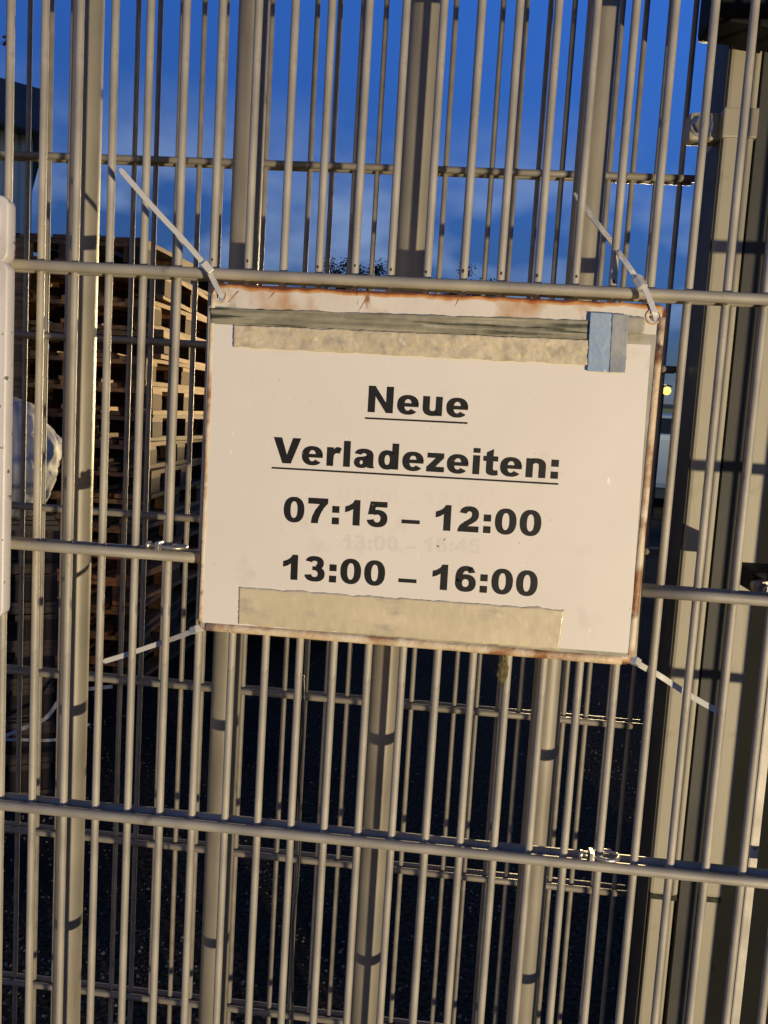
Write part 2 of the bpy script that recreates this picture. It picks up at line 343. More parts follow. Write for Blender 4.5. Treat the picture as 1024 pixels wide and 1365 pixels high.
# ------------------------------------------------------------------ pallets
def pallet_meshes():
    out = []
    for w in M_woods:
        d = {}; dk = mat('pallet_block_wood', tuple(.28*q for q in w['base']), .85, 0, tuple(.2*q for q in w['base']), 9, .8, 60)  # blocks darker than the boards: shade of the gaps put into their colour
        for nm, s in (('long', (1.2, .1, .022)), ('wide', (1.2, .145, .022)), ('cross', (.145, .8, .022)), ('block', (.145, .1, .078))):
            d[nm] = mesh_of(box((0, 0, 0), s), 'pallet_'+nm, dk if nm == 'block' else w)
        out.append(d)
    return out
PM = pallet_meshes()
NP = 0
def pallet(x, y, z, rz, wi, label, group):
    global NP
    t = thing('pallet', label, 'pallet', (x, y, z), group, rz); d = PM[wi]; r = random.Random(NP); NP += 1
    j = lambda s: r.uniform(-s, s)
    def P(nm, me, lx, ly, lz):
        o = bpy.data.objects.new(nm, me); COL.objects.link(o); o.parent = t; o.location = (lx+j(.004), ly+j(.004), lz); o.rotation_euler = (j(.008), j(.010), j(.014))
    for ly, k in ((-.35, 'long'), (0, 'wide'), (.35, 'long')): P('bottom_board', d[k], 0, ly, .011)
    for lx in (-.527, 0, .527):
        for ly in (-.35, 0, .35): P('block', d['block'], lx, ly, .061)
        P('cross_board', d['cross'], lx, 0, .111)
    for ly, k in ((-.327, 'wide'), (-.17, 'long'), (0, 'wide'), (.17, 'long'), (.327, 'wide')): P('top_board', d[k], 0, ly, .133)
ORD = ['lowest', 'second from the ground', 'third from the ground', 'fourth from the ground', 'fifth from the ground', 'sixth from the ground', 'seventh from the ground', 'eighth from the ground', 'ninth from the ground', 'tenth from the ground', 'eleventh from the ground', 'twelfth from the ground', 'thirteenth from the ground', 'third from the top', 'second from the top', 'topmost']
def stack(cx, cy, n, lab, group, seed, rz=0, jit=.04):
    r = random.Random(seed)
    for k in range(n):
        wi = (3 if n == 7 else r.choice([0, 0, 1, 1, 2, 2])) if not (lab.startswith('tall') and k in (3, 4)) else 4
        nm = ORD[k] if n == 16 else (ORD[k] if k < n-1 else 'topmost')
        pallet(cx+r.uniform(-jit, jit), cy+r.uniform(-jit, jit), k*.1445, rz+r.uniform(-jit, jit)*1.7, wi, 'wooden pallet, %s in the %s' % (nm, lab), group)
X0 = at(195, 500, 4.4).x
stack(X0-.4, 5.0, 16, 'tall stack left of the sign', 'pallets in the tall stack left of the sign', 1, R(90))
stack(X0-1.3, 4.95, 16, 'stack left of the tall one', 'pallets in the stack farther left', 5, R(90))
stack(X0-.45, 6.3, 14, 'stack right behind the tall one', 'pallets in the stack behind', 2, R(90))
a_ = R(28); stack(-1.47-.6*math.cos(a_)-.4*math.sin(a_), 3.0-.6*math.sin(a_)+.4*math.cos(a_)+.1, 7, 'low stack under the plastic bundle', 'pallets in the low stack', 3, a_, .012)
# a few pallets lying behind the lower edge of the sign
stack(at(400, 900, 5.6).x-.35, 6.0, 3, 'flat pile behind the lower sign edge', 'pallets in the flat pile', 4)
# plank standing against the stack
tag(obj('plank', box((0, 0, 0), (.10, .03, 1.1), None, .015), M_woods[2], None, at(24, 345, 4.36)+Vector((0, 0, -.42)), (R(-3), R(2), 0)), 'dark brown round-topped plank upright at the far left of the stack', 'plank')
# wrapped bundle
b = bmesh.new(); bmesh.ops.create_icosphere(b, subdivisions=5, radius=1)
for v in b.verts:
    c = v.co.copy(); cc = Vector((c.x, c.y, c.z*.35)); k = .90+.10*noise.noise(c*1.6)+.10*abs(noise.noise(cc*5+Vector((3, 0, 0))))+.035*abs(noise.noise(cc*13))
    v.co = Vector((c.x*.30*k, c.y*.26*k, c.z*.27*k))
for f in b.faces: f.smooth = True
pb_ = at(75, 590, 3.3)
o = obj('plastic_bundle', b, M_wrap, None, (pb_.x-.27, 3.3, 7*.1445+.235)); tag(o, 'crumpled bluish white plastic film bundle at the left edge, on the low pallet stack', 'plastic bundle')
# loose film tail
def ribbon(pts, wdt, side, th=.0006, seg=8):
    """flat strap along a smooth path"""
    P = [Vector(p) for p in pts]; path = []
    for i in range(len(P)-1):
        p0, p1, p2, p3 = P[max(i-1, 0)], P[i], P[i+1], P[min(i+2, len(P)-1)]
        for s in range(seg):
            u = s/seg; path.append(.5*((2*p1)+(p2-p0)*u+(2*p0-5*p1+4*p2-p3)*u*u+(3*p1-p0-3*p2+p3)*u**3))
    path.append(P[-1]); b = bmesh.new(); rows = []
    for i, p in enumerate(path):
        t = (path[min(i+1, len(path)-1)]-path[max(i-1, 0)]).normalized(); sd_ = side.cross(t).normalized() ; nn = t.cross(sd_).normalized()
        wv = wdt[i*(len(wdt)-1)//max(1, len(path)-1)] if isinstance(wdt, list) else wdt
        rows.append([b.verts.new(p+sd_*wv/2*a+nn*th*c) for a, c in ((-1, -1), (1, -1), (1, 1), (-1, 1))])
    for a, c in zip(rows, rows[1:]):
        for k in range(4): b.faces.new((a[k], a[(k+1) % 4], c[(k+1) % 4], c[k]))
    b.faces.new(rows[0][::-1]); b.faces.new(rows[-1]); bmesh.ops.recalc_face_normals(b, faces=b.faces); return b
tag(obj('plastic_strap', ribbon([at(-20, 995, 2.88), at(20, 975, 2.86), at(60, 958, 2.87), at(90, 925, 2.9), at(150, 915, 2.93)], .013, Vector((0, 1, 0)), .001), M_wrap), 'loose pale plastic strap in a rising curve low at the left edge', 'strap')
tag(obj('plastic_strap', ribbon([at(-20, 985, 2.84), at(25, 986, 2.82), at(80, 985, 2.85), at(120, 965, 2.9)], .010, Vector((0, 1, 0)), .001), M_wrap), 'loose pale plastic strap lying nearly level low at the left edge', 'strap')

# ------------------------------------------------------------------ fences
ZT, ZB = 2.45, .04
def fence(name, label, X00, Z0, Y, n0, n1, j0, j1, dv, dh, mv, mr, cuts=None, xl=None, xr=None, step=.025):
    t = thing(name, label, 'fence', (0, Y, 0)); r = random.Random(int(Y*1000))
    vm = mesh_of(tube([(0, 0, ZB), (0, 0, ZB+.8), (0, 0, ZB+1.6), (0, 0, ZT)], dv/2, 14), 'vertical_wire', mv)
    for i in range(n0, n1+1):
        o = bpy.data.objects.new('vertical_wire', vm); COL.objects.link(o); o.parent = t
        a = r.uniform(-.0006, .0006); o.location = (X00+step*i-a*EYE, 0, 0); o.rotation_euler = (0, a, 0)
        o.scale = (1, 1, 1)
    cache = {}
    for j in range(j0, j1+1):
        z = Z0+EYE-.2*j
        for s in (-1, 1):
            segs = cuts.get(j) if cuts and j in cuts else [(xl, xr)]
            for a, c in segs:
                key = (round(c-a, 4))
                if key not in cache:
                    b = tube([(-(c-a)/2+q*(c-a)/8, 0, 0) for q in range(9)], dh/2, 16); cache[key] = mesh_of(b, 'horizontal_wire', mr)
                o = bpy.data.objects.new('horizontal_wire', cache[key]); COL.objects.link(o); o.parent = t
                o.location = ((a+c)/2, s*(dv+dh)/2*.97, z)
    return t
FX0, FZ0, FY = -.3337, .0916, .6158
SX0, SX1 = -.1815, .1245
ff = fence('mesh_fence', 'grey double-rod mesh panel nearest the camera that carries the sign', FX0, FZ0, FY, -30, 38, -4, 6, .0056, .0076, M_wire, M_rod,
           {1: [(-1.1, -.1825), (.1275, .62)]}, -1.1, .62)
rf = fence('mesh_fence', 'finer looking grey mesh panel behind the pickets, farther from the camera', -.5163, .2697, .9942, -26, 29, -3, 7, .0058, .0074, M_rear, M_rear, None, -1.18, .222)
# small rust pits where the wires meet the rod over the sign
pit = bmesh.new(); bmesh.ops.create_uvsphere(pit, u_segments=8, v_segments=6, radius=1); pit = mesh_of(pit, 'rust_pit', M_rust)
for i in range(6, 18):
    if i in (8,): continue
    o = bpy.data.objects.new('rust_pit', pit); COL.objects.link(o); o.parent = ff
    o.location = (FX0+.025*i+random.uniform(-.0006, .0006), -.0028, EYE+FZ0+.0085+random.uniform(-.001, .002)); o.scale = (.0008, .0004, random.uniform(.0008, .0015))

b = bmesh.new()
for j in range(-2, 5):
    for i in range(-8, 32):
        if j == 1 and 6 <= i <= 18: continue
        for sg_ in (-1, 1):
            k = random.uniform(.8, 1.2)
            bmesh.ops.create_icosphere(b, subdivisions=1, radius=1, matrix=Matrix.Translation((FX0+.025*i+random.uniform(-.0004, .0004), sg_*.0031, EYE+FZ0-.2*j+random.uniform(-.0003, .0003))) @ Matrix.Diagonal((.0036*k, .0015, .0043*k, 1)))
for f in b.faces: f.smooth = True
obj('weld_bead', b, M_rod, ff, (0, 0, 0), kind='stuff')
# pickets between the two meshes
TY = .765
gt = thing('picket_gate', 'gate of thick round grey pickets between the two mesh panels', 'gate', (0, TY, 0))
pm = mesh_of(tube([(0, 0, .10), (0, 0, .9), (0, 0, 1.7), (0, 0, 2.40)], .0130, 28), 'picket', M_tube)
px0 = at(117, 80, TY).x; px3 = at(799, 80, TY).x; ps = (px3-px0)/3
for k in range(-4, 4):
    o = bpy.data.objects.new('picket', pm); COL.objects.link(o); o.parent = gt; o.location = (px0+ps*k, 0, 0)
for z in (.085, 2.415):
    obj('rail', box((px0-.12+ps*.5, 0, z), (ps*8.4, .04, .04), None, .003), M_tube, gt)

# ------------------------------------------------------------------ gate posts at the right
PY = .94
def post(xl_, w, dep, label, ztop, sleeve_z, clamp):
    t = thing('gate_post', label, 'post', (xl_+w/2, PY+dep/2, 0), 'steel posts at the right end of the gate')
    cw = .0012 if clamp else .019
    obj('side_channel', box((-w/2-cw/2-.0006, .002, 1.24), (cw, dep*.96, 2.42), None, .0004), M_side_shade, t)  # dark plate added so the left side of the post reads as shaded
    obj('grime_line', box((0, 0, sleeve_z-.003), (w-.0012, dep-.0012, .006), None, .001), M_grime, t)
    obj('tube', box((0, 0, (ztop-.12)/2+.02), (w-.004, dep-.004, ztop-.12), None, .003), M_post, t)
    obj('sleeve', box((0, 0, (sleeve_z+ztop)/2), (w, dep, ztop-sleeve_z), None, .0035), M_post, t)
    obj('base_plate', box((0, 0, .01), (w+.08, dep+.08, .012), None, .002), M_post, t)
    if clamp:
        z1, z0 = at(970, 143, PY).z, at(970, 184, PY).z
        c = obj('clamp_band', box((0, 0, (z0+z1)/2), (w+.004, dep+.004, z1-z0), None, .002), M_post, t)
        lx = at(913, 182, PY+.03).x-(xl_+w/2)
        obj('clamp_lug', box(((lx-w/2)/2, -.01, (z0+z1)/2), (-(lx+w/2), .022, (z1-z0)*.95), None, .004), M_post, c)
        obj('bolt', tube([(lx+.012, -.020, (z0+z1)/2), (lx+.012, -.0275, (z0+z1)/2)], .0085, 6), M_bolt, c)
        obj('washer', tube([(lx+.012, -.018, (z0+z1)/2), (lx+.012, -.0225, (z0+z1)/2)], .011, 18), M_steel, c)
    return t
xa = at(949, 340, PY).x; wa = at(990, 340, PY).x-xa
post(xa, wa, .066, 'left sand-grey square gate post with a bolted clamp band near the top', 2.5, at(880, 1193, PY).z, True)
xb = at(956, 960, PY).x; wb = at(988, 960, PY).x-xb
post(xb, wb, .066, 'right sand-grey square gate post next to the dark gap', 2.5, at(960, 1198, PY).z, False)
# near-black box over the left post
z0 = at(985, 40, .90).z
hb = thing('latch_housing', 'black steel latch housing over the top of the left gate post', 'latch', (at(990, 10, .9).x, .90, z0))
obj('case', box((.01, .0, .11), (.085, .07, .22), None, .006), M_dark, hb)
obj('flange', box((.006, .0, .0), (.072, .05, .012), Matrix.Rotation(R(8), 3, 'Y'), .002), M_dark, hb)
obj('bolt', tube([(-.012, -.036, .05), (-.012, -.043, .05)], .006, 6), M_bolt, hb)
# near-black sheet added to stand in for the empty night beyond the posts
dp = thing('sheet_panel', 'dark olive sheet steel panel right of the gate posts', 'panel', (.80, 1.12, 0))
obj('sheet', box((0, 0, 1.27), (.95, .003, 2.4)), M_dark, dp)
for sx in (-.46, 0, .46): obj('stile', box((sx, -.018, 1.27), (.03, .03, 2.4), None, .003), M_dark, dp)
obj('top_rail', box((0, -.018, 2.49), (.95, .03, .03), None, .003), M_dark, dp)
# bright flat strip at the right edge
xs = at(979, 1320, .645).x
tag(obj('steel_strip', box((xs+.0033, .648, 1.25), (.0066, .006, 2.4), None, .0012), M_strip), 'bright narrow steel strip upright at the right edge behind the mesh', 'steel strip')
for k in range(12): obj('rivet', tube([(xs+.0033, .6455, .35+k*.17), (xs+.0033, .6438, .35+k*.17)], .0014, 8), M_bolt, bpy.data.objects['steel_strip'])
# round latch bolt on the second post, at mid height
p = at(1016, 783, .80)
kb = thing('latch_bolt', 'dark round latch bolt with a shiny end at the right edge', 'latch', p)
obj('bracket', box((.012, .035, .003), (.036, .06, .020), None, .003), M_dark, kb)
obj('pin', tube([(0, .01, 0), (0, -.012, 0)], .0075, 16), M_bolt, kb)
obj('pin_tip', tube([(0, -.0121, 0), (0, -.018, 0)], .0045, 14), M_steel, kb)

# ------------------------------------------------------------------ white cover at the left edge
WY = .590
x1 = at(14, 300, WY).x; zt = at(8, 265, WY).z; zb = at(8, 820, WY).z; xl = x1-.10
cv = bpy.data.curves.new('cover', 'CURVE'); cv.dimensions = '2D'; cv.fill_mode = 'BOTH'
def curve_mesh(polys, ext, bev, name, matr, res=1):
    c = bpy.data.curves.new('tmp', 'CURVE'); c.dimensions = '2D'; c.fill_mode = 'BOTH'; c.extrude = ext; c.bevel_depth = bev; c.bevel_resolution = res
    for p in polys:
        s = c.splines.new('POLY'); s.points.add(len(p)-1); s.use_cyclic_u = True
        for i, q in enumerate(p): s.points[i].co = (q[0], q[1], 0, 1)
    o = bpy.data.objects.new('tmp', c); COL.objects.link(o)
    me = bpy.data.meshes.new_from_object(o, depsgraph=bpy.context.evaluated_depsgraph_get()); bpy.data.objects.remove(o); bpy.data.curves.remove(c)
    me.name = name; me.materials.clear(); me.materials.append(matr)
    me.transform(Matrix.Rotation(R(90), 4, 'X')); return me
def rrect(x0, z0, x1, z1, r, seg=6):
    P = []
    for cx, cz, a0 in ((x1-r, z1-r, 0), (x0+r, z1-r, 90), (x0+r, z0+r, 180), (x1-r, z0+r, 270)):
        for k in range(seg+1):
            a = R(a0+90*k/seg); P.append((cx+r*math.cos(a), cz+r*math.sin(a)))
    return P
def circ(cx, cz, r, n=18): return [(cx+r*math.cos(2*math.pi*k/n), cz+r*math.sin(2*math.pi*k/n)) for k in range(n)]
bpy.data.curves.remove(cv)
wc = thing('white_cover', 'white painted cover plate with rounded corners at the left edge', 'cover plate', (x1, WY, zb))
zs = at(8, 350, WY).z-zb
obj('upper_plate', curve_mesh([rrect(-.1, zs+.0004, 0, zt-zb, .006)], .004, .0014, 'upper_plate', M_white), M_white, wc)
obj('lower_plate', curve_mesh([rrect(-.1, 0, 0, zs-.0004, .006)], .004, .0014, 'lower_plate', M_white), M_white, wc)
obj('raised_face', curve_mesh([rrect(-.1, .006, -.0052, zs-.003, .003)], .0010, .0004, 'raised_face', M_white), M_white, wc, (0, -.0060, 0))
obj('raised_face', curve_mesh([rrect(-.1, zs+.003, -.0052, zt-zb-.006, .003)], .0010, .0004, 'raised_face', M_white), M_white, wc, (0, -.0060, 0))

# ------------------------------------------------------------------ the sign
SY = .598
hw, hh = .1515, .1200
SCX, SCZ = -.0275, -.0370
sg = thing('notice_plate', 'cream enamel sign plate with rusty edges tied to the mesh', 'sign', (SCX, SY, EYE+SCZ), None)
sg.rotation_euler = (0, 0, 0)
holes = [(-hw+.0065, hh-.0075), (hw-.0075, hh-.0075), (-hw+.006, -hh+.004), (hw-.005, -hh+.004)]
def P(x, y, dy=0):
    """photo pixel -> point in the sign's own plane (x, z)"""
    q = at(x, y, SY-dy); return (q.x-SCX, q.z-EYE-SCZ)
def Pn(px, name='x'): pass
obj('plate', curve_mesh([rrect(-hw, -hh, hw, hh, .006)]+[circ(*h, .0032) for h in holes[:2]], .0004, .0004, 'plate', M_plate), M_plate, sg)
# rolled flange
def frame_mesh(o0, i0, ext, bev, name, m_): return curve_mesh([o0, i0], ext, bev, name, m_, 3)
fl = .0042
def bar_flange(a, c, w, th):
    a = Vector((a[0], 0, a[1])); c = Vector((c[0], 0, c[1])); n_ = 26; b = bmesh.new(); rows = []
    d = (c-a).normalized(); u = Vector((-d.z, 0, d.x))
    for i in range(n_+1):
        p = a.lerp(c, i/n_); row = []
        wob = 1+.10*noise.noise(Vector((i*.7, a.x*50, a.z*40)))
        for k in range(7):
            th_ = math.pi*k/6; row.append(b.verts.new(p+u*(math.cos(th_)*w/2*wob)+Vector((0, -math.sin(th_)*th*wob, 0))))
        rows.append(row)
    for r0, r1 in zip(rows, rows[1:]):
        for k in range(6):
            f = b.faces.new((r0[k], r0[k+1], r1[k+1], r1[k])); f.smooth = True
    b.faces.new(rows[0]); b.faces.new(rows[-1][::-1]); bmesh.ops.recalc_face_normals(b, faces=b.faces); return b
for a, c, w, th in [((-hw+.006, -hh+.0023), (hw-.008, -hh+.0023), .0062, .0022), ((-hw+.0018, -hh+.006), (-hw+.0018, hh-.007), .0034, .0016), ((hw-.0022, -hh+.007), (hw-.0022, hh-.008), .0050, .0019)]:
    obj('flange', bar_flange(a, c, w, th), M_rim, sg, (0, -.0006, 0))
for h in holes[:2]:
    b = bmesh.new(); pts = [(h[0]+.0046*math.cos(2*math.pi*k/20), -.0010, h[1]+.0046*math.sin(2*math.pi*k/20)) for k in range(21)]
    add_tube(b, pts, .00085, 8, False); obj('eyelet', b, M_rim, sg)

# laminated notice: grimy film margin, paper, print
LY = .0014
nt_ = thing('laminated_notice', 'laminated white paper notice in black print taped on the rusty sign', 'notice', (SCX, SY-LY, EYE+SCZ))
def quad_grid(c4, nx, nz, jag=0, th=.00025, wav=0, seed=0, crease=False):
    """thin sheet between four corners (tl, tr, br, bl), ragged edges, slight waves"""
    tl, tr, br, bl = [Vector((c[0], 0, c[1])) for c in c4]; b = bmesh.new(); G = []
    for layer in (0, 1):
        g_ = []
        for i in range(nz+1):
            row = []
            for k in range(nx+1):
                u, v = k/nx, i/nz; p = tl.lerp(tr, u).lerp(bl.lerp(br, u), v)
                if jag and (i in (0, nz)): p.z += jag*noise.noise(Vector((u*18, v*7+seed, 0)))*1.2+jag*.5*noise.noise(Vector((u*60, v*7+seed, 3)))
                if jag and (k in (0, nx)): p.x += jag*noise.noise(Vector((u*9+seed, v*14, 5)))
                y = -wav*(.45+.6*noise.noise(Vector((p.x*120, p.z*160+seed, seed)))+(.75*abs(noise.noise(Vector((p.x*300+p.z*160, p.z*210+seed, 7)))) if crease else 0)) if wav else 0
                if layer: y -= th
                row.append(b.verts.new(p+Vector((0, y, 0))))
            g_.append(row)
        G.append(g_)
    for i in range(nz):
        for k in range(nx):
            f = b.faces.new((G[1][i][k], G[1][i+1][k], G[1][i+1][k+1], G[1][i][k+1])); f.smooth = wav > 0
            b.faces.new((G[0][i][k], G[0][i][k+1], G[0][i+1][k+1], G[0][i+1][k]))
    for k in range(nx):
        b.faces.new((G[0][0][k], G[1][0][k], G[1][0][k+1], G[0][0][k+1])); b.faces.new((G[0][nz][k], G[0][nz][k+1], G[1][nz][k+1], G[1][nz][k]))
    for i in range(nz):
        b.faces.new((G[0][i][0], G[0][i+1][0], G[1][i+1][0], G[1][i][0])); b.faces.new((G[0][i][nx], G[1][i][nx], G[1][i+1][nx], G[0][i+1][nx]))
    bmesh.ops.recalc_face_normals(b, faces=b.faces); return b
obj('film_margin', quad_grid([P(279, 408), P(879, 447), P(848, 876), P(268, 836)], 20, 16, .0007, .0003, 0, 1), M_film, nt_, (0, .0005, 0))
for (a_, c_) in ((P(492, 391), P(478, 416)), (P(318, 388), P(304, 404)), (P(366, 390), P(358, 399)), (P(612, 396), P(607, 408))):
    dx_ = .0006
    obj('rust_streak', quad_grid([(a_[0]-dx_, a_[1]), (a_[0]+dx_*1.3, a_[1]), (c_[0]+dx_*.3, c_[1]), (c_[0]-dx_*.3, c_[1])], 3, 14, .0004, .00004, 0, a_[0]*900), M_streak, sg, (0, -.00082, 0))
obj('paper', quad_grid([P(283.5, 432), P(867, 460), P(838, 870), P(270, 829)], 12, 10, 0, .0002, 0, 2), M_paper, nt_, (0, 0, 0))

# --- heavy grotesque lettering, drawn from outlines (unit = cap height)
def arc(cx, cy, rx, ry, ix, iy, a0=0, a1=360, ex=2.3, n=None):
    n = n or max(6, int(abs(a1-a0)/9)); P_ = []
    def pt(a, x, y):
        c, s = math.cos(R(a)), math.sin(R(a)); return (cx+x*math.copysign(abs(c)**(2/ex), c), cy+y*math.copysign(abs(s)**(2/ex), s))
    for k in range(n):
        u, v = a0+(a1-a0)*k/n, a0+(a1-a0)*(k+1)/n
        P_.append([pt(u, rx, ry), pt(v, rx, ry), pt(v, ix, iy), pt(u, ix, iy)])
    return P_
def rc(x0, y0, x1, y1): return [[(x0, y0), (x1, y0), (x1, y1), (x0, y1)]]
XH = .725
G = {
 '0': (.93, arc(.465, .49, .405, .51, .135, .33)),
 '1': (.93, [[(.44, 0), (.715, 0), (.715, 1.01), (.50, 1.01), (.42, .88), (.29, .79), (.13, .73), (.13, .50), (.29, .55), (.44, .645)]]),
 '2': (.93, arc(.475, .69, .365, .32, .105, .115, -8, 172)+[[(.05, 0), (.07, .13), (.14, .26), (.29, .39), (.46, .50), (.55, .58), (.585, .68), (.84, .68), (.82, .55), (.74, .44), (.60, .34), (.43, .235), (.85, .235), (.85, 0)]]),
 '3': (.93, arc(.44, .735, .36, .275, .105, .085, -70, 168)+arc(.45, .295, .40, .31, .125, .125, -172, 75)+[[(.36, .44), (.62, .44), (.66, .52), (.62, .60), (.36, .60)]]),
 '4': (.93, rc(.04, .19, .90, .42)+rc(.51, 0, .77, 1.0)+[[(.04, .40), (.04, .19), (.30, .42), (.53, .73), (.53, 1.0)]]),
 '5': (.93, [[(.18, .99), (.83, .99), (.83, .77), (.385, .77), (.365, .64), (.42, .60), (.38, .48), (.09, .47)]]+arc(.45, .325, .40, .345, .13, .155, -170, 132)),
 '6': (.93, arc(.47, .335, .395, .35, .125, .155)+arc(.485, .5, .41, .515, .15, .315, 62, 195)+[[(.52, 1.015), (.72, .97), (.83, .77), (.58, .73), (.55, .80), (.5, .81)]]),
 '7': (.93, [[(.08, 1.0), (.86, 1.0), (.86, .81), (.71, .63), (.59, .41), (.51, .18), (.48, 0), (.205, 0), (.25, .26), (.36, .52), (.54, .765), (.08, .765)]]),
 ':': (.465, rc(.095, 0, .375, .27)+rc(.095, .455, .375, .725)),
 '-': (.70, rc(0, .195, .70, .345)),
 ' ': (.465, []),
 'N': (1.16, rc(.10, 0, .375, 1)+rc(.785, 0, 1.06, 1)+[[(.10, 1), (.355, 1), (1.06, 0), (.80, 0)]]),
 'V': (1.08, [[(0, 1), (.33, 1), (.545, .34), (.76, 1), (1.08, 1), (.71, 0), (.375, 0)]]),
 'e': (.93, arc(.46, .355, .41, .375, .135, .215, 0, 322)+rc(.30, .285, .865, .425)+[[(.60, .285), (.862, .285), (.87, .37), (.6, .42)]]),
 'u': (.93, rc(.09, .27, .355, XH)+rc(.575, 0, .83, XH)+arc(.465, .28, .375, .295, .11, .105, 180, 342)),
 'r': (.64, rc(.09, 0, .355, XH)+[[(.30, .24), (.30, .56), (.36, .66), (.45, .735), (.56, .745), (.665, .70), (.585, .485), (.50, .505), (.42, .49), (.37, .42), (.355, .24)]]),
 'l': (.465, rc(.10, 0, .365, 1.0)),
 'a': (.93, arc(.43, .47, .37, .27, .10, .095, 0, 168)+rc(.53, .10, .80, .49)+[[(.53, .2), (.80, .2), (.80, .10), (.85, 0), (.58, 0), (.54, .07)]]+arc(.335, .205, .285, .22, .06, .075)+[[(.30, .32), (.56, .37), (.56, .48), (.27, .40)]]),
 'd': (.93, arc(.40, .355, .345, .375, .10, .19)+rc(.575, 0, .835, 1.0)),
 'z': (.775, rc(.05, 0, .73, .20)+rc(.07, .535, .71, XH)+[[(.05, .0), (.05, .18), (.39, .535), (.71, .57), (.71, .545), (.385, .19), (.40, 0)]]),
 'i': (.465, rc(.10, 0, .365, XH)+rc(.10, .82, .365, 1.0)),
 't': (.62, [[(.14, .25), (.15, .10), (.22, .02), (.36, -.015), (.5, -.01), (.605, .015), (.58, .205), (.5, .19), (.435, .195), (.405, .25), (.405, 1.0), (.14, .86)]]+rc(.02, .53, .585, XH)),
 'n': (.93, rc(.09, 0, .355, XH)+rc(.57, 0, .835, .455)+arc(.46, .45, .375, .29, .11, .10, -5, 162)),
}
def letters(text, p0, p1, cap, name, m_, y=-.00035, fit=True, tint=0):
    """text from sign-plane point p0 to p1, one word or line per mesh"""
    adv = sum(G[c][0] for c in text); a = Vector((p0[0], 0, p0[1])); c = Vector((p1[0], 0, p1[1])); ln = (c-a).length; d = (c-a)/ln; u = Vector((-d.z, 0, d.x))
    kx = ln/adv; b = bmesh.new(); x = 0; lay = 0
    for ch in text:
        w, polys = G[ch]
        for q in polys:
            lay += 1; yo = y-(lay % 7)*.000004
            co = [a+d*((x+s)*kx)+u*(t*cap)+Vector((0, yo, 0)) for s, t in q]
            vs = [b.verts.new(v) for v in co]
            if len(q) == 4:
                try: b.faces.new(vs)
                except ValueError: pass
            else:
                for tri in tessellate_polygon([co]): b.faces.new([vs[i] for i in tri])
        x += w
    bmesh.ops.recalc_face_normals(b, faces=b.faces)
    for f in b.faces:
        if f.normal.y > 0: f.normal_flip()
    return obj(name, b, m_, nt_)
def plen(px): return px/F*SY
def line_bar(p0, p1, th):
    a = Vector((p0[0], 0, p0[1])); c = Vector((p1[0], 0, p1[1])); d = (c-a).normalized(); u = Vector((-d.z, 0, d.x)); b = bmesh.new()
    b.faces.new([b.verts.new(v+Vector((0, -.00036, 0))) for v in (a-u*th/2, c-u*th/2, c+u*th/2, a+u*th/2)]); return b
CAP = plen(34.8)
letters('Neue', P(487, 549), P(625.5, 557), CAP, 'lettering', M_ink)
letters('Verladezeiten:', P(364.5, 616.5), P(746.5, 638.5), CAP*.995, 'lettering', M_ink)
letters('07:15 - 12:00', P(376.5, 694.5), P(722.5, 714.5), CAP*.985, 'lettering', M_ink)
letters('13:00 - 16:00', P(373, 771), P(717.5, 794.5), CAP*.985, 'lettering', M_ink)
obj('underline', line_bar(P(487, 557.3), P(623.3, 564), plen(2.4)), M_ink, nt_)
obj('underline', line_bar(P(363, 623.3), P(744, 645), plen(2.4)), M_ink, nt_)
letters('07:00 - 12:00', P(452, 668), P(648, 679), plen(20), 'faint_lettering', M_ghost2, -.00028)
letters('13:00 - 16:45', P(455, 732), P(642, 738), plen(20), 'faint_lettering', M_ghost, -.00028)

# tapes
def tape(label, c4, m_, dy, jag, wav, seed, th=.0002, nx=200, nz=18, name='adhesive_tape'):
    o = obj(name, quad_grid(c4, nx, nz, jag, th, wav, seed, True), m_, None, (SCX, SY-LY-dy, EYE+SCZ)); return tag(o, label, 'tape')
tape('greenish grime-streaked tape strip along the top of the notice', [P(281, 411), P(858, 430), P(856, 456), P(283, 431)], M_dirty, .0003, .0009, .0007, 3)
tape('beige wrinkled tape strip under the grimy strip at the top', [P(313, 434), P(786, 454), P(783, 487), P(313, 463)], M_beige, .0010, .0007, .0009, 6)
tape('wide aged beige tape strip along the bottom of the notice', [P(320, 782), P(752, 812), P(745, 865), P(319, 831)], M_beige2, .0004, .0010, .0005, 11)
bt_ = thing('blue_tape', 'short blue tape piece with a greyish right edge at the top right of the notice', 'tape', (SCX, SY-LY-.0019, EYE+SCZ))
obj('tape_strip', quad_grid([P(786, 417), P(818, 419), P(814, 497), P(782, 495)], 20, 44, .0004, .0002, .0008, 21, True), M_blue, bt_)
obj('folded_edge', quad_grid([P(815, 419), P(837, 421), P(832, 497), P(811, 496.5)], 14, 44, .0004, .0002, .0008, 25, True), M_blue2, bt_, (0, -.0003, 0))
tape('small grimy clear tape scrap beside the blue tape', [P(836, 422), P(860, 424), P(856, 446), P(834, 444)], M_clear, .0011, .0006, .0003, 31, nx=10, nz=8)

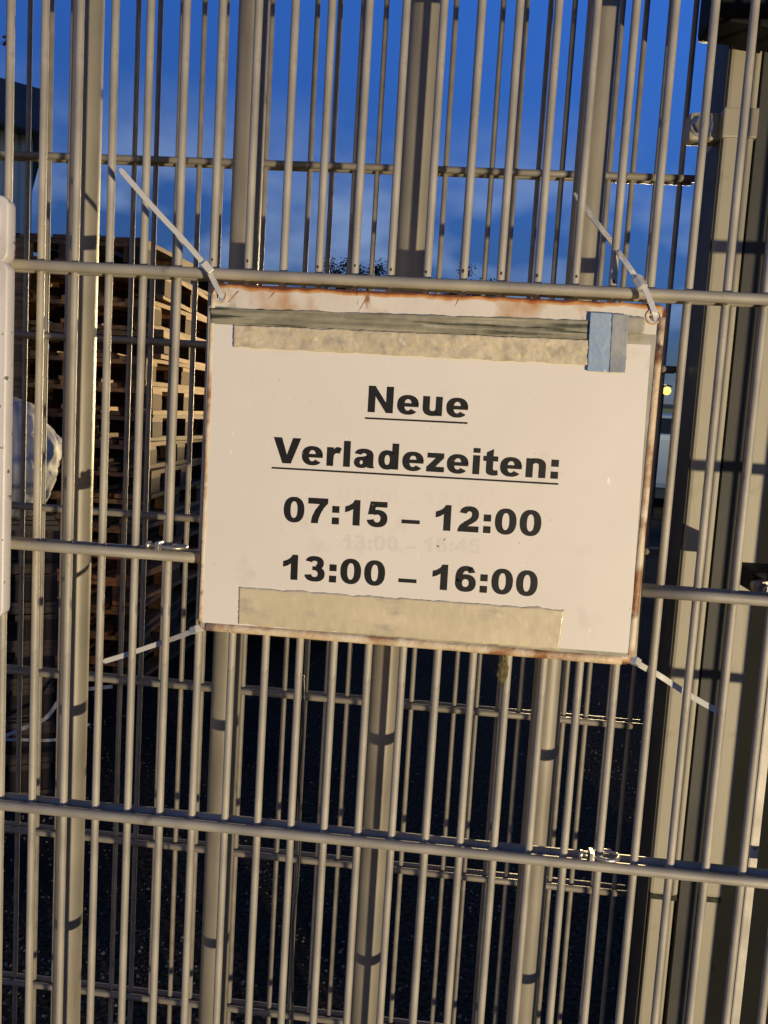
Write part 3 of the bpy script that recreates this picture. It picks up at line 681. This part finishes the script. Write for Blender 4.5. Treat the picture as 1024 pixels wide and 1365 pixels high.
# ------------------------------------------------------------------ cable ties
FR = FY-.0066-.0038
def cable_tie(label, path, head, wdt=.0035):
    t = thing('cable_tie', label, 'cable tie', head, 'white cable ties holding the sign')
    loc = Vector(head)
    for nm, pts in path:
        wl = wdt if nm == 'loop' else ([wdt*.5]+[wdt]*24 if pts[-1] is head else [wdt]*24+[wdt*.5])
        obj(nm, ribbon([Vector(p)-loc for p in pts], wl, Vector((0, 1, 0)), .0006), M_tie, t)
    return t
def headbox(t, a, c):
    d = (Vector(c)-Vector(a)).normalized(); q = d.to_track_quat('X', 'Y').to_matrix()
    obj('head', box((0, 0, 0), (.0085, .0052, .0068), q, .0009), M_tie, t)
h0 = at(277, 357, .596); hole = Vector((SCX+holes[0][0], SY, EYE+SCZ+holes[0][1]))
t = cable_tie('cable tie at the top left hole, long tail pointing up left', [('tail', [at(160, 225, .585), at(205, 277, .588), at(245, 320, .592), h0]),
    ('loop', [h0, at(284, 372, .5965), hole+Vector((.001, -.002, .0005)), hole+Vector((.002, .004, 0))]),
    ('loop', [h0, at(272, 352, .602), at(276, 350, .615), at(282, 362, .626), hole+Vector((.0005, .02, .004)), hole+Vector((.001, .004, 0))])], h0)
headbox(t, at(245, 320, .592), h0)
h1 = at(853, 377, .597); hole = Vector((SCX+holes[1][0], SY, EYE+SCZ+holes[1][1]))
t = cable_tie('cable tie at the top right hole, tail passing behind the wires', [('tail', [at(766, 258, .66), at(790, 290, .645), at(815, 322, .628), at(828, 341, .607), h1]),
    ('loop', [h1, at(860, 385, .5965), hole+Vector((.001, -.002, .0005)), hole+Vector((.001, .004, 0))]),
    ('loop', [h1, at(850, 370, .604), at(855, 372, .616), at(862, 382, .626), hole+Vector((.0005, .02, .004)), hole+Vector((.001, .004, 0))])], h1)
headbox(t, at(828, 341, .607), h1)
h2 = at(262, 839, .599)
t = cable_tie('cable tie at the bottom left corner, tail running left behind the wires', [('tail', [h2, at(240, 848, .612), at(217, 856, .6235), at(170, 872, .6235), at(138, 882, .6225)])], h2, .0036)
headbox(t, at(240, 848, .612), h2)
h3 = at(846, 881, .600)
t = cable_tie('cable tie at the bottom right corner, tail slanting down right', [('tail', [h3, at(858, 889, .614), at(880, 901, .6235), at(920, 927, .6235), at(966, 953, .622)])], h3, .0040)
headbox(t, at(858, 889, .614), h3)

# ring clips round a wire
def ring_clip(x, z, label):
    t = thing('wire_clip', label, 'clip', (x, FY-.002, z), 'metal ring clips on the mesh')
    b = bmesh.new(); pts = [Vector((.0045+.0088*math.cos(a), .0072*math.sin(a), 0)) for a in [2*math.pi*k/26+math.pi for k in range(27)]]
    add_tube(b, pts, .0015, 8, False); obj('ring', b, M_steel, t)
    obj('ear', box((-.0062, -.001, 0), (.0035, .009, .0062), None, .0006), M_steel, t)
    obj('bolt', tube([(-.0062, -.002, 0), (-.0145, -.002, .0006)], .0019, 8), M_bolt, t)
    obj('nut', tube([(-.0125, -.002, 0), (-.0150, -.002, .0006)], .0030, 6), M_steel, t)
ring_clip(FX0+.025*5, EYE+FZ0-.2+.0062, 'shiny steel ring clip on the cut rod left of the sign')
ring_clip(FX0+.025*18, EYE+FZ0-.4+.0062, 'pale ring clip on the lower rod below the sign')
# black cable hanging behind the mesh
tag(obj('cable', tube([at(404, 900, .70), at(404, 980, .70), at(398, 1040, .70), at(401, 1120, .70), at(397, 1180, .70), at(391, 1230, .70), at(389, 1420, .70)], .0011, 6), M_cable), 'thin black cable hanging behind the wires below the sign', 'cable')
# dried moss drip under the sign
mo = at(670, 895, .6105)
b = bmesh.new(); bmesh.ops.create_icosphere(b, subdivisions=3, radius=1)
for v in b.verts:
    k = 1+.35*noise.noise(v.co*2.3); v.co = Vector((v.co.x*.0038*k, v.co.y*.0022*k, v.co.z*.0095*k*(1.1 if v.co.z > 0 else .9)))
tag(obj('moss_clump', b, mat('moss', (.16, .13, .05), .9, 0, (.08, .07, .03), 300, .8, 900), None, mo), 'small brown-green moss clump on a wire just under the sign', 'moss')
